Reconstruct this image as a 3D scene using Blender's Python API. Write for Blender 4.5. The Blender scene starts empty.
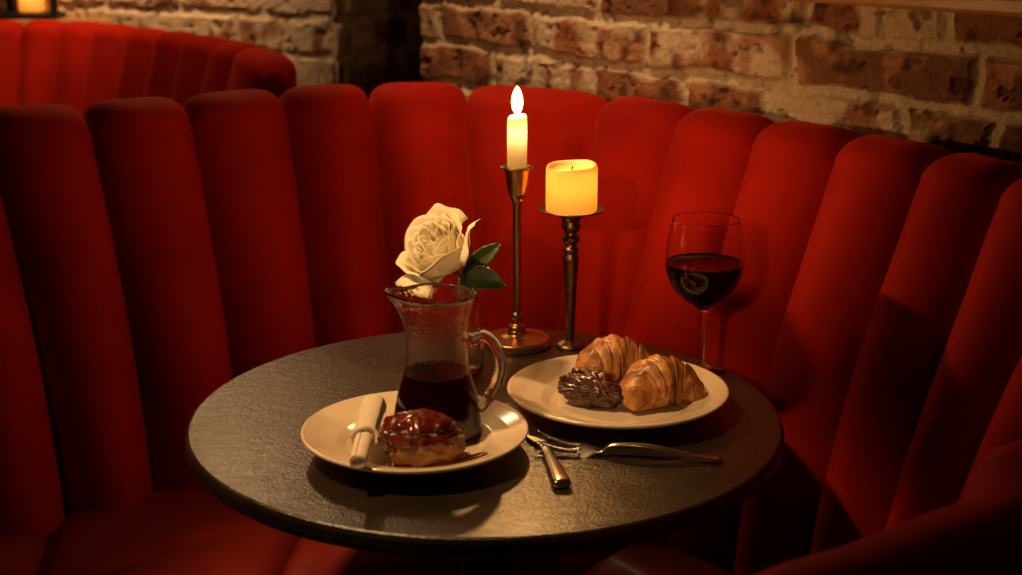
import bpy, bmesh, math, random
import numpy as np
from mathutils import Vector, Matrix, noise
random.seed(7)
PI = math.pi
sc = bpy.context.scene
COL = sc.collection

# ------------------------------------------------------------------ camera numbers (frame 1022x575)
F = 1419.0; TH = math.radians(15.2); CZ = 1.284
def at(px, py, z=None, Y=None):
    """pixel of the photograph -> world point at height z or forward distance Y"""
    x = px-511; u = 287.5-py
    d = Vector((x, F*math.cos(TH)+u*math.sin(TH), -F*math.sin(TH)+u*math.cos(TH)))
    t = (z-CZ)/d.z if z is not None else Y/d.y
    return Vector((0, 0, CZ)) + d*t
def project(p):
    q = Vector(p)-Vector((0, 0, CZ))
    dep = q.y*math.cos(TH)-q.z*math.sin(TH)
    up = q.y*math.sin(TH)+q.z*math.cos(TH)
    return 511+F*q.x/dep, 287.5-F*up/dep

# ------------------------------------------------------------------ object helpers
def link(name, me, mat=None, parent=None):
    o = bpy.data.objects.new(name, me); COL.objects.link(o)
    if mat is not None: me.materials.append(mat)
    if parent is not None: o.parent = parent
    return o
def tag(o, label=None, cat=None, group=None, kind=None):
    if label: o['label'] = label
    if cat: o['category'] = cat
    if group: o['group'] = group
    if kind: o['kind'] = kind
    return o
def thing(name, label, cat, loc=(0, 0, 0), rz=0, group=None):
    o = bpy.data.objects.new(name, None); COL.objects.link(o)
    o.empty_display_size = .02
    o.location = loc; o.rotation_euler = (0, 0, rz)
    return tag(o, label, cat, group)
def mesh(name, vs, fs, mat, parent=None, smooth=True):
    me = bpy.data.meshes.new(name); me.from_pydata([tuple(v) for v in vs], [], fs); me.update()
    bm = bmesh.new(); bm.from_mesh(me); bmesh.ops.recalc_face_normals(bm, faces=bm.faces[:]); bm.to_mesh(me); bm.free()
    if smooth: me.polygons.foreach_set('use_smooth', [True]*len(me.polygons))
    return link(name, me, mat, parent)
def lathe_data(prof, seg=64, c=(0, 0, 0), fn=None):
    vs, fs, rows = [], [], []
    for r, z in prof:
        if r < 1e-6:
            vs.append(Vector((c[0], c[1], c[2]+z))); rows.append([len(vs)-1]*seg)
        else:
            row = []
            for k in range(seg):
                a = 2*PI*k/seg; rr, zz = (r, z) if fn is None else fn(r, z, a)
                vs.append(Vector((c[0]+rr*math.cos(a), c[1]+rr*math.sin(a), c[2]+zz))); row.append(len(vs)-1)
            rows.append(row)
    for a, b in zip(rows[:-1], rows[1:]):
        for k in range(seg):
            q = [a[k], a[(k+1) % seg], b[(k+1) % seg], b[k]]
            q = list(dict.fromkeys(q))
            if len(q) >= 3: fs.append(q)
    return vs, fs
def crisp(prof, e=.0009):
    out = [prof[0]]
    for (a, b), (c, d) in zip(prof[:-1], prof[1:]):
        L = math.hypot(c-a, d-b)
        if L > 3.2*e:
            k = e/L; out += [(a+(c-a)*k, b+(d-b)*k), (c-(c-a)*k, d-(d-b)*k)]
        out.append((c, d))
    return out
def curved(prof, n=60):
    return [(max(0, p.x), p.y) for p in bezier([Vector((a, b, 0)) for a, b in prof], n)]
def lathe(name, prof, mat, parent=None, seg=64, c=(0, 0, 0), fn=None, sharp=True):
    if sharp: prof = crisp(prof)
    return mesh(name, *lathe_data(prof, seg, c, fn), mat, parent)
def tube_data(pts, rad, seg=12, flat=(1, 1), up=None):
    pts = [Vector(p) for p in pts]; n = len(pts)
    rad = rad if isinstance(rad, (list, tuple)) else [rad]*n
    vs, fs = [], []
    ref = Vector(up) if up else None; prev = None
    for i, p in enumerate(pts):
        t = (pts[min(i+1, n-1)]-pts[max(i-1, 0)]).normalized()
        if ref is None:
            if prev is None: nrm = t.orthogonal().normalized()
            else: nrm = (prev-t*prev.dot(t)).normalized()
        else: nrm = (ref-t*ref.dot(t)).normalized()
        prev = nrm; b = t.cross(nrm)
        r = rad[i]; ra, rb = (r if isinstance(r, (tuple, list)) else (r*flat[0], r*flat[1]))
        for k in range(seg):
            a = 2*PI*k/seg; vs.append(p+nrm*math.cos(a)*ra+b*math.sin(a)*rb)
    for i in range(n-1):
        for k in range(seg):
            fs.append([i*seg+k, i*seg+(k+1) % seg, (i+1)*seg+(k+1) % seg, (i+1)*seg+k])
    fs.append(list(range(seg))[::-1]); fs.append([(n-1)*seg+k for k in range(seg)])
    return vs, fs
def tube(name, pts, rad, mat, parent=None, **k): return mesh(name, *tube_data(pts, rad, **k), mat, parent)
def join(*datas):
    vs, fs = [], []
    for v, f in datas:
        o = len(vs); vs += list(v); fs += [[i+o for i in q] for q in f]
    return vs, fs
def box_data(lo, hi):
    x0, y0, z0 = lo; x1, y1, z1 = hi
    vs = [Vector((x, y, z)) for x in (x0, x1) for y in (y0, y1) for z in (z0, z1)]
    return vs, [[0, 1, 3, 2], [4, 6, 7, 5], [0, 4, 5, 1], [2, 3, 7, 6], [0, 2, 6, 4], [1, 5, 7, 3]]
def bezier(pts, n=24):
    """Catmull-Rom through pts"""
    P = [Vector(p) for p in pts]; P = [P[0]*2-P[1]]+P+[P[-1]*2-P[-2]]; out = []
    segs = len(P)-3
    for i in range(segs):
        a, b, c, d = P[i:i+4]
        m = max(2, n//segs)
        for k in range(m):
            t = k/m
            out.append(.5*((2*b)+(c-a)*t+(2*a-5*b+4*c-d)*t*t+(3*b-a-3*c+d)*t**3))
    out.append(P[-2]); return out
def bevel(o, w, s=3):
    m = o.modifiers.new('bevel', 'BEVEL'); m.width = w; m.segments = s; m.limit_method = 'ANGLE'
    return o

# ------------------------------------------------------------------ materials
def new_mat(name):
    m = bpy.data.materials.new(name); m.use_nodes = True
    nt = m.node_tree; nt.nodes.clear()
    out = nt.nodes.new('ShaderNodeOutputMaterial'); b = nt.nodes.new('ShaderNodeBsdfPrincipled')
    nt.links.new(b.outputs[0], out.inputs['Surface'])
    return m, nt, b, out
def N(nt, typ, **kw):
    n = nt.nodes.new(typ)
    for k, v in kw.items():
        if k in n.inputs: n.inputs[k].default_value = v
        else: setattr(n, k, v)
    return n
def ramp(nt, src, stops):
    r = nt.nodes.new('ShaderNodeValToRGB'); e = r.color_ramp.elements
    while len(e) < len(stops): e.new(.5)
    for i, (p, c) in enumerate(stops):
        e[i].position = p; e[i].color = (*c, 1) if len(c) == 3 else c
    nt.links.new(src, r.inputs[0]); return r
def coords(nt, scale=(1, 1, 1), kind='Object'):
    tc = nt.nodes.new('ShaderNodeTexCoord'); mp = nt.nodes.new('ShaderNodeMapping')
    mp.inputs['Scale'].default_value = scale
    nt.links.new(tc.outputs[kind], mp.inputs[0]); return mp.outputs[0]
def bump(nt, b, h, strength=.3, dist=.002, prev=None):
    bp = N(nt, 'ShaderNodeBump', Strength=strength, Distance=dist)
    nt.links.new(h, bp.inputs['Height'])
    if prev: nt.links.new(prev.outputs[0], bp.inputs['Normal'])
    nt.links.new(bp.outputs[0], b.inputs['Normal']); return bp
def noisy(name, c1, c2, scale=20, rough=.5, bstr=.2, bdist=.001, bscale=None, metallic=0, detail=6, extra=None, vscale=(1, 1, 1)):
    m, nt, b, out = new_mat(name); co = coords(nt, vscale)
    n = N(nt, 'ShaderNodeTexNoise', Scale=scale, Detail=detail, Roughness=.6); nt.links.new(co, n.inputs['Vector'])
    r = ramp(nt, n.outputs[0], [(.3, c1), (.7, c2)]); nt.links.new(r.outputs[0], b.inputs['Base Color'])
    b.inputs['Roughness'].default_value = rough; b.inputs['Metallic'].default_value = metallic
    if bstr:
        n2 = N(nt, 'ShaderNodeTexNoise', Scale=bscale or scale*3, Detail=8); nt.links.new(co, n2.inputs['Vector'])
        bump(nt, b, n2.outputs[0], bstr, bdist)
    for k, v in (extra or {}).items(): b.inputs[k].default_value = v
    return m

def velvet_mat(name, c1, c2, sheen=.28):
    m, nt, b, out = new_mat(name); co = coords(nt)
    n = N(nt, 'ShaderNodeTexNoise', Scale=6, Detail=5, Roughness=.65); nt.links.new(co, n.inputs['Vector'])
    r = ramp(nt, n.outputs[0], [(.3, c1), (.72, c2)]); nt.links.new(r.outputs[0], b.inputs['Base Color'])
    n2 = N(nt, 'ShaderNodeTexNoise', Scale=900, Detail=2); nt.links.new(co, n2.inputs['Vector'])
    n3 = N(nt, 'ShaderNodeTexNoise', Scale=28, Detail=4); nt.links.new(co, n3.inputs['Vector'])
    b1 = bump(nt, b, n3.outputs[0], .12, .004); bump(nt, b, n2.outputs[0], .25, .0006, b1)
    b.inputs['Roughness'].default_value = .78; b.inputs['Specular IOR Level'].default_value = .06
    b.inputs['Sheen Weight'].default_value = sheen; b.inputs['Sheen Roughness'].default_value = .35
    b.inputs['Sheen Tint'].default_value = (1, .09, .02, 1)
    return m
VELVET = velvet_mat('red_velvet', (.27, .0065, .0022), (.42, .014, .0045))
SEATMAT = noisy('red_leather', (.18, .011, .006), (.27, .020, .010), 14, .48, .3, .0012, 60)
SHELLMAT = noisy('dark_red_shell', (.05, .004, .002), (.09, .008, .004), 9, .7, .2)
BRASS = noisy('aged_brass', (.50, .27, .09), (.64, .38, .15), 30, .30, .15, .0006, 90, metallic=1)
BRONZE = noisy('dark_bronze', (.16, .085, .035), (.32, .18, .08), 60, .36, .2, .0006, 140, metallic=1)
STEEL = noisy('cutlery_steel', (.50, .47, .43), (.62, .58, .53), 60, .2, .05, .0003, 200, metallic=1)
BLADE = noisy('brushed_blade_steel', (.50, .46, .40), (.62, .57, .50), 60, .42, .15, .0004, 200, metallic=1)
DARKMETAL = noisy('dark_iron', (.012, .011, .010), (.03, .027, .024), 20, .5, .2, metallic=.6)
FLOORMAT = noisy('dark_timber_floor', (.03, .014, .008), (.06, .03, .016), 5, .5, .2, vscale=(1, 8, 1))
WOOD = noisy('waxed_pine', (.34, .16, .06), (.50, .26, .10), 9, .42, .25, .001, 30, vscale=(1, 1, 8))
CEILMAT = noisy('ceiling_paint', (.10, .07, .05), (.13, .09, .06), 8, .9, .1)
CERAMIC = noisy('cream_glazed_ceramic', (.62, .51, .38), (.68, .57, .43), 8, .16, .03, .0003, 40)
CLOTH = noisy('cream_cloth', (.70, .60, .46), (.82, .73, .58), 120, .85, .5, .0007, 700)
LEAF = noisy('rose_leaf', (.022, .045, .014), (.045, .08, .025), 60, .45, .3, .001, 150)
STEMM = noisy('rose_stem', (.05, .09, .03), (.08, .10, .04), 40, .5, .2)

def glass_mat(name, bs=0.0, scale=60, tint=(1, .985, .96)):
    m, nt, b, out = new_mat(name)
    b.inputs['Base Color'].default_value = (*tint, 1); b.inputs['Roughness'].default_value = .0
    b.inputs['Transmission Weight'].default_value = 1; b.inputs['IOR'].default_value = 1.46
    if bs:
        co = coords(nt); n = N(nt, 'ShaderNodeTexNoise', Scale=scale, Detail=3, Distortion=.6); nt.links.new(co, n.inputs['Vector'])
        bump(nt, b, n.outputs[0], bs, .002)
    return m
GLASS = glass_mat('clear_glass', .0, 45)
JUGGLASS = glass_mat('handblown_glass', .35, 150)
def wine_mat(name):
    m, nt, b, out = new_mat(name)
    b.inputs['Base Color'].default_value = (.018, .0006, .0008, 1); b.inputs['Roughness'].default_value = .02
    b.inputs['Transmission Weight'].default_value = .12; b.inputs['IOR'].default_value = 1.34; b.inputs['Specular IOR Level'].default_value = .2
    return m
WINE = wine_mat('red_wine')
def petal_mat():
    m, nt, b, out = new_mat('cream_petal'); co = coords(nt)
    n = N(nt, 'ShaderNodeTexNoise', Scale=35, Detail=4); nt.links.new(co, n.inputs['Vector'])
    r = ramp(nt, n.outputs[0], [(.3, (.86, .77, .52)), (.7, (.92, .86, .66))]); nt.links.new(r.outputs[0], b.inputs['Base Color'])
    b.inputs['Roughness'].default_value = .6
    b.inputs['Subsurface Weight'].default_value = .25; b.inputs['Subsurface Radius'].default_value = (.006, .004, .002)
    bump(nt, b, n.outputs[0], .15, .001)
    return m
PETAL = petal_mat()
def wax_mat(name, col, rad, w=1.0):
    m, nt, b, out = new_mat(name)
    b.inputs['Base Color'].default_value = (*col, 1); b.inputs['Roughness'].default_value = .42
    b.inputs['Subsurface Weight'].default_value = w; b.inputs['Subsurface Radius'].default_value = rad
    b.inputs['Subsurface Scale'].default_value = 1
    co = coords(nt); n = N(nt, 'ShaderNodeTexNoise', Scale=60, Detail=3); nt.links.new(co, n.inputs['Vector'])
    bump(nt, b, n.outputs[0], .1, .001)
    return m
WAX = wax_mat('ivory_wax', (.95, .88, .70), (.012, .010, .007))
def translucent_wax(name='glowing_wax', c1=(.93, .74, .40), c2=(1, .66, .22), fac=.55):
    m = bpy.data.materials.new(name); m.use_nodes = True; nt = m.node_tree; nt.nodes.clear()
    out = nt.nodes.new('ShaderNodeOutputMaterial')
    b = nt.nodes.new('ShaderNodeBsdfPrincipled'); b.inputs['Base Color'].default_value = (*c1, 1); b.inputs['Roughness'].default_value = .45
    t = nt.nodes.new('ShaderNodeBsdfTranslucent'); t.inputs[0].default_value = (*c2, 1)
    mx = nt.nodes.new('ShaderNodeMixShader'); mx.inputs[0].default_value = fac
    nt.links.new(b.outputs[0], mx.inputs[1]); nt.links.new(t.outputs[0], mx.inputs[2]); nt.links.new(mx.outputs[0], out.inputs[0])
    return m
GLOWWAX = translucent_wax(c2=(1, .60, .18))
WAX = translucent_wax('ivory_wax', (.95, .86, .64), (1, .86, .52), .6)
def flame_mat(name, col, s):
    m = bpy.data.materials.new(name); m.use_nodes = True; nt = m.node_tree; nt.nodes.clear()
    out = nt.nodes.new('ShaderNodeOutputMaterial'); e = nt.nodes.new('ShaderNodeEmission'); tr = nt.nodes.new('ShaderNodeBsdfTransparent')
    e.inputs[0].default_value = (*col, 1); e.inputs[1].default_value = s
    ad = nt.nodes.new('ShaderNodeAddShader'); nt.links.new(e.outputs[0], ad.inputs[0]); nt.links.new(tr.outputs[0], ad.inputs[1])
    nt.links.new(ad.outputs[0], out.inputs[0]); return m
FLAME = flame_mat('candle_flame', (1, .58, .17), 4.0)
def table_mat():
    m, nt, b, out = new_mat('dark_stone_top'); co = coords(nt)
    n = N(nt, 'ShaderNodeTexNoise', Scale=9, Detail=8, Roughness=.65); nt.links.new(co, n.inputs['Vector'])
    r = ramp(nt, n.outputs[0], [(.3, (.011, .007, .004)), (.7, (.026, .017, .010))]); nt.links.new(r.outputs[0], b.inputs['Base Color'])
    rr = ramp(nt, n.outputs[0], [(.3, (.25,)*3), (.7, (.37,)*3)]); nt.links.new(rr.outputs[0], b.inputs['Roughness'])
    n2 = N(nt, 'ShaderNodeTexNoise', Scale=55, Detail=7, Distortion=.8, Roughness=.6)
    co2 = coords(nt, (.6, 1.3, 1)); nt.links.new(co2, n2.inputs['Vector'])
    n3 = N(nt, 'ShaderNodeTexNoise', Scale=340, Detail=3); nt.links.new(co, n3.inputs['Vector'])
    b1 = bump(nt, b, n2.outputs[0], .38, .0024); bump(nt, b, n3.outputs[0], .6, .0010, b1)
    b.inputs['IOR'].default_value = 1.72
    return m
TABLETOP = table_mat()
TABLERIM = noisy('worn_table_edge', (.03, .02, .013), (.07, .045, .028), 60, .38, .3)
def crust_mat(name, dark, mid, light, scale=55, rough=.36, coat=.4, vs=(1, 1, 1)):
    m, nt, b, out = new_mat(name); co = coords(nt, vs)
    n = N(nt, 'ShaderNodeTexNoise', Scale=scale, Detail=8, Roughness=.7, Distortion=.5); nt.links.new(co, n.inputs['Vector'])
    at_ = nt.nodes.new('ShaderNodeAttribute'); at_.attribute_name = 'bake'
    mx = N(nt, 'ShaderNodeMath', operation='ADD'); nt.links.new(n.outputs[0], mx.inputs[0]); nt.links.new(at_.outputs['Fac'], mx.inputs[1])
    r = ramp(nt, mx.outputs[0], [(.34, light), (.50, mid), (.74, dark)]); nt.links.new(r.outputs[0], b.inputs['Base Color'])
    n2 = N(nt, 'ShaderNodeTexNoise', Scale=260, Detail=8, Roughness=.7); nt.links.new(co, n2.inputs['Vector'])
    bump(nt, b, n2.outputs[0], .8, .003)
    b.inputs['Roughness'].default_value = rough; b.inputs['Coat Weight'].default_value = coat; b.inputs['Coat Roughness'].default_value = .3
    return m
CRUST = crust_mat('croissant_crust', (.17, .042, .007), (.46, .17, .026), (.86, .50, .15))
BREAD = crust_mat('bun_crust', (.20, .07, .018), (.36, .16, .045), (.52, .28, .10), 30, .5, .1)
GLAZE = noisy('dark_berry_glaze', (.03, .004, .002), (.16, .015, .005), 70, .12, .5, .002, 220, extra={'Coat Weight': .8, 'Coat Roughness': .05})
CHOC = noisy('dark_sticky_glaze', (.012, .003, .002), (.075, .011, .005), 80, .24, .6, .002, 260, extra={'Coat Weight': .6, 'Coat Roughness': .1})
SAUCE = noisy('red_syrup', (.06, .006, .003), (.16, .016, .006), 60, .08, .3, .001, 120)
WICK = noisy('charred_wick', (.01, .008, .006), (.03, .02, .01), 60, .9, .1)

def brick_mat(name):
    m, nt, b, out = new_mat(name); co = coords(nt)
    a = nt.nodes.new('ShaderNodeAttribute'); a.attribute_name = 'brick_colour'
    n = N(nt, 'ShaderNodeTexNoise', Scale=160, Detail=8, Roughness=.75); nt.links.new(co, n.inputs['Vector'])
    r = ramp(nt, n.outputs[0], [(.25, (.55,)*3), (.75, (1.25,)*3)])
    mx = nt.nodes.new('ShaderNodeMix'); mx.data_type = 'RGBA'; mx.blend_type = 'MULTIPLY'; mx.inputs[0].default_value = 1
    nt.links.new(a.outputs['Color'], mx.inputs[6]); nt.links.new(r.outputs[0], mx.inputs[7]); nt.links.new(mx.outputs[2], b.inputs['Base Color'])
    b.inputs['Roughness'].default_value = .85; b.inputs['Specular IOR Level'].default_value = .25
    bump(nt, b, n.outputs[0], .8, .0035)
    return m
BRICK = brick_mat('old_brick')

# ------------------------------------------------------------------ brick walls
def vnoise(x, y, s, seed=0):
    """smooth value noise on arrays"""
    x = x*s+seed*17.31; y = y*s+seed*9.77
    xi = np.floor(x); yi = np.floor(y); fx = x-xi; fy = y-yi
    fx = fx*fx*(3-2*fx); fy = fy*fy*(3-2*fy)
    def h(a, b):
        v = np.sin(a*127.1+b*311.7+seed*74.7)*43758.5453; return v-np.floor(v)
    return (h(xi, yi)*(1-fx)+h(xi+1, yi)*fx)*(1-fy)+(h(xi, yi+1)*(1-fx)+h(xi+1, yi+1)*fx)*fy
def fbm(x, y, s, seed=0, o=4):
    t = 0; a = .5
    for k in range(o): t = t+a*vnoise(x, y, s*2**k, seed+k); a *= .5
    return t/(1-.5**o)
def sstep(a, b, x):
    t = np.clip((x-a)/(b-a), 0, 1); return t*t*(3-2*t)
def brick_wall(name, p0, d, ts, zs, course, zref, joints, seed, mort=.017, white=.45, blen=.27, wash=0.0):
    """height-field of old bricks; p0 = foot, d = unit direction along the wall, front = d rotated by -90 degrees"""
    T, Z = np.meshgrid(np.array(ts), np.array(zs))
    Tw = T+(fbm(T, Z, 22, seed, 3)-.5)*.022; Zw = Z+(fbm(T, Z, 18, seed+5, 3)-.5)*.02
    row = np.floor((Zw-zref)/course).astype(int)
    zin = Zw-zref-row*course
    dz = np.minimum(zin, course-zin)
    left = np.zeros_like(T); dt = np.full_like(T, 9.); bid = np.zeros_like(T)
    rng = random.Random(seed)
    for r in range(row.min(), row.max()+1):
        js = list(joints.get(r, []))
        if not js: js = [ts[0]+blen*(.5 if r % 2 else 0)+rng.uniform(-.03, .03)]
        js.sort()
        while js[0] > ts[0]-.3: js.insert(0, js[0]-blen*rng.choice([1, 1, .55, 1.05]))
        while js[-1] < ts[-1]+.3: js.append(js[-1]+blen*rng.choice([1, 1, .55, .95]))
        js = np.array(js); m = row == r
        i = np.searchsorted(js, Tw[m])
        i = np.clip(i, 1, len(js)-1)
        dt[m] = np.minimum(Tw[m]-js[i-1], js[i]-Tw[m]); bid[m] = r*57+i
    dist = np.minimum(dz, dt)
    n1 = fbm(T, Z, 60, seed+2, 4)-.5
    mask = sstep(mort/2-.003, mort/2+.0045, dist+n1*.006)
    # whitewashed / mortar-smeared faces
    hb = np.sin(bid*12.9898+seed)*43758.5453; hb = hb-np.floor(hb)
    hb2 = np.sin(bid*78.233+seed*3)*12543.123; hb2 = hb2-np.floor(hb2)
    smear = sstep(.52, .66, fbm(T, Z, 14, seed+9, 5)*.75+.25*(hb < white)+.02+wash)
    h = mask*(.0075+hb2*.004)+(fbm(T, Z, 110, seed+3, 3)-.5)*.004+(fbm(T, Z, 30, seed+4, 3)-.5)*.006+(1-mask)*(fbm(T, Z, 70, seed+12, 3)-.5)*.004
    pits = sstep(.66, .72, fbm(T, Z, 45, seed+21, 3)); h = h-pits*.006
    c1 = np.array([.36, .13, .06]); c2 = np.array([.20, .085, .05]); c3 = np.array([.46, .22, .11]); mo = np.array([.62, .49, .35]); wh = np.array([.68, .53, .38])
    k = hb[..., None]; cb = c1*(1-k)+c2*k; k2 = sstep(.45, .75, fbm(T, Z, 25, seed+7, 4))[..., None]; cb = cb*(1-k2)+c3*k2
    k3 = (sstep(.55, .75, fbm(T, Z, 40, seed+31, 4)))[..., None]; cb = cb*(1-k3*.65)
    s_ = smear[..., None]; cb = cb*(1-s_*.85)+wh*s_*.85
    mm = mask[..., None]; mo_ = mo*(.75+.5*fbm(T, Z, 50, seed+41, 4))[..., None]; colr = cb*mm+mo_*(1-mm); colr = colr*(1-.5*pits[..., None])
    nx, ny = d[1], -d[0]
    X = p0[0]+d[0]*T+nx*h; Y = p0[1]+d[1]*T+ny*h
    nz, nt_ = T.shape
    V = np.stack([X, Y, Z], -1).reshape(-1, 3)
    idx = np.arange(nz*nt_).reshape(nz, nt_)
    Fq = np.stack([idx[:-1, :-1], idx[:-1, 1:], idx[1:, 1:], idx[1:, :-1]], -1).reshape(-1, 4)
    me = bpy.data.meshes.new(name)
    # close the wall with a back sheet so that it has thickness
    th = .12
    cs = [(ts[0], zs[0]), (ts[-1], zs[0]), (ts[-1], zs[-1]), (ts[0], zs[-1])]
    back = [[p0[0]+d[0]*t-nx*th, p0[1]+d[1]*t-ny*th, z] for t, z in cs]
    nb = len(V); V = np.concatenate([V, np.array(back)])
    edge = [list(idx[0, :]), list(idx[:, -1]), list(idx[-1, ::-1]), list(idx[::-1, 0])]
    polys = [list(map(int, q)) for q in Fq]
    for e, (a, b_) in zip(edge, ((0, 1), (1, 2), (2, 3), (3, 0))):
        polys.append([int(v) for v in e][::-1]+[nb+a, nb+b_])
    polys.append([nb+3, nb+2, nb+1, nb])
    me.from_pydata(V.tolist(), [], polys); me.update()
    ca = me.color_attributes.new('brick_colour', 'FLOAT_COLOR', 'POINT')
    cc = np.ones((len(V), 4)); cc[:nb, :3] = colr.reshape(-1, 3); cc[nb:, :3] = mo
    ca.data.foreach_set('color', cc.ravel())
    o = link(name, me, BRICK); o['kind'] = 'structure'
    return o
def lin(a, b, s):
    n = max(1, int(round((b-a)/s))); return [a+(b-a)*i/n for i in range(n)]

WN = Vector((.79, .61)).normalized(); WD = Vector((-WN.y, WN.x)); WC = 1.56/math.hypot(.79, .61)
P0r = WN*WC      # foot of the right wall's perpendicular; wall point = P0r + WD*t
def wall_pt(t, z, off=0.0):
    p = P0r+WD*t-WN*off; return Vector((p.x, p.y, z))
# right wall: direction has to run left->right for the outward side to face the room
d_r = (-WD.x, -WD.y)
TM = 2.30
joints = {0: [1.361, 1.057, 1.667, 1.967], 1: [1.109, 1.206, 1.341, 1.547, 1.79], -1: [1.172, 1.402, 1.582, 1.80]}
joints = {k: [TM-t for t in v] for k, v in joints.items()}
p0 = wall_pt(TM, 0)
brick_wall('wall_right', (p0.x, p0.y), d_r, lin(0, 1.55, .0045)+lin(1.55, 3.6, .03)+[3.6],
           lin(0, .88, .05)+lin(.88, 1.26, .0042)+lin(1.26, 2.5, .02)+[2.5], .078, 1.027, joints, 3)
# left wall (behind the far booth) and its return, recess wall
Lc = Vector((-.415, 3.36)); Ld = Vector((1.02, -.62)).normalized()
Ls = Lc-Ld*2.6
brick_wall('wall_left', (Ls.x, Ls.y), (Ld.x, Ld.y), lin(0, 1.0, .03)+lin(1.0, 2.6, .008)+[2.6],
           lin(0, .88, .06)+lin(.88, 1.5, .008)+lin(1.5, 2.5, .03)+[2.5], .088, 1.02, {}, 11, white=1.0, wash=.05)
rd = Vector((-Ld.y, Ld.x))
brick_wall('wall_pier_return', (Lc.x, Lc.y), (rd.x, rd.y), lin(0, 1.3, .012)+[1.3], lin(0, .88, .06)+lin(.88, 1.4, .012)+lin(1.4, 2.5, .05)+[2.5], .088, 1.02, {}, 17)
brick_wall('wall_back', (-1.2, 4.35), (1, 0), lin(0, 2.4, .012)+[2.4], lin(0, .8, .06)+lin(.8, 1.4, .012)+lin(1.4, 2.5, .05)+[2.5], .08, 1.0, {}, 23, white=.1)

f = mesh('floor', *box_data((-3.5, -1.0, -.05), (3.5, 5.0, 0)), FLOORMAT, smooth=False); f['kind'] = 'structure'
c = mesh('ceiling', *box_data((-3.5, -1.0, 2.5), (3.5, 5.0, 2.55)), CEILMAT, smooth=False); c['kind'] = 'structure'

# timber moulding along the right wall
def moulding():
    prof = [(0, 1.151), (.030, 1.151), (.036, 1.156), (.036, 1.172), (.028, 1.178), (.028, 1.188), (.040, 1.196), (.044, 1.215), (.040, 1.235), (.03, 1.245), (0, 1.245)]
    vs, fs = [], []
    tsx = [1.62, .8, 0, -1.0]
    for t in tsx:
        for o_, z in prof: vs.append(wall_pt(t, z, o_))
    n = len(prof)
    for i in range(len(tsx)-1):
        for k in range(n): fs.append([i*n+k, i*n+(k+1) % n, (i+1)*n+(k+1) % n, (i+1)*n+k])
    fs.append(list(range(n))); fs.append([(len(tsx)-1)*n+k for k in range(n)])
    o = bevel(mesh('trim_1', vs, fs, WOOD, smooth=False), .002, 2); o['kind'] = 'structure'
moulding()

# ------------------------------------------------------------------ channel-back booth
def ztop(): return 1.0
RIMPX = [(0, 107), (83, 102), (185, 95), (282, 87), (368, 83), (460, 82), (605, 93), (685, 105), (765, 117), (850, 130), (940, 148), (1022, 166)]
LOWPX = [(75, 490), (155, 470), (232, 360), (313, 335), (392, 325), (478, 185), (573, 290), (645, 300), (712, 340), (778, 400), (845, 490), (925, 530)]
# seam 0 leaves the frame on the left at y=170
rim = [at(x, y, z=1.0).to_2d() for x, y in RIMPX]
rim[0] = Vector((-.757, 2.012))
rim = [Vector((-1.06, 1.66)), Vector((-.98, 1.79)), Vector((-.88, 1.91))]+rim+[Vector((.617, 1.425)), Vector((.64, 1.28)), Vector((.63, 1.13))]
nl = 3
def normals(P):
    out = []
    for i in range(len(P)):
        a = P[max(i-1, 0)]; b = P[min(i+1, len(P)-1)]; t = (b-a).normalized(); out.append(Vector((-t.y, t.x)))
    return out
rn = normals(rim)    # points outward (left of travel left->right is +y side)
D = .15; ZS = .43; ZT = 1.0
base0 = [p-n*D for p, n in zip(rim, rn)]
bl = bezier([Vector((p.x, p.y, 0)) for p in base0], 17*12)
def prof(t): return .35*t+.65*t*t
base = []
for i, p in enumerate(rim):
    k = i-nl
    if 0 <= k < len(LOWPX):
        lx, ly = LOWPX[k]; best = None
        lo = max(0, int((i-1.2)*12)); hi = min(len(bl), int((i+1.2)*12))
        for q in bl[lo:hi]:
            for j in range(40):
                t = j/40; z = ZS+(ZT-ZS)*t
                P = q.to_2d().lerp(p, prof(t)); x, y = project((P.x, P.y, z))
                e = abs(y-ly)+abs(x-lx)
                if best is None or e < best[0]: best = (e, q.to_2d())
        base.append(best[1]*.75+base0[i]*.25)
    else: base.append(base0[i].copy())
for _ in range(1):
    base = [base[0]]+[base[i]*.7+(base[i-1]+base[i+1])*.15 for i in range(1, len(base)-1)]+[base[-1]]

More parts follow.
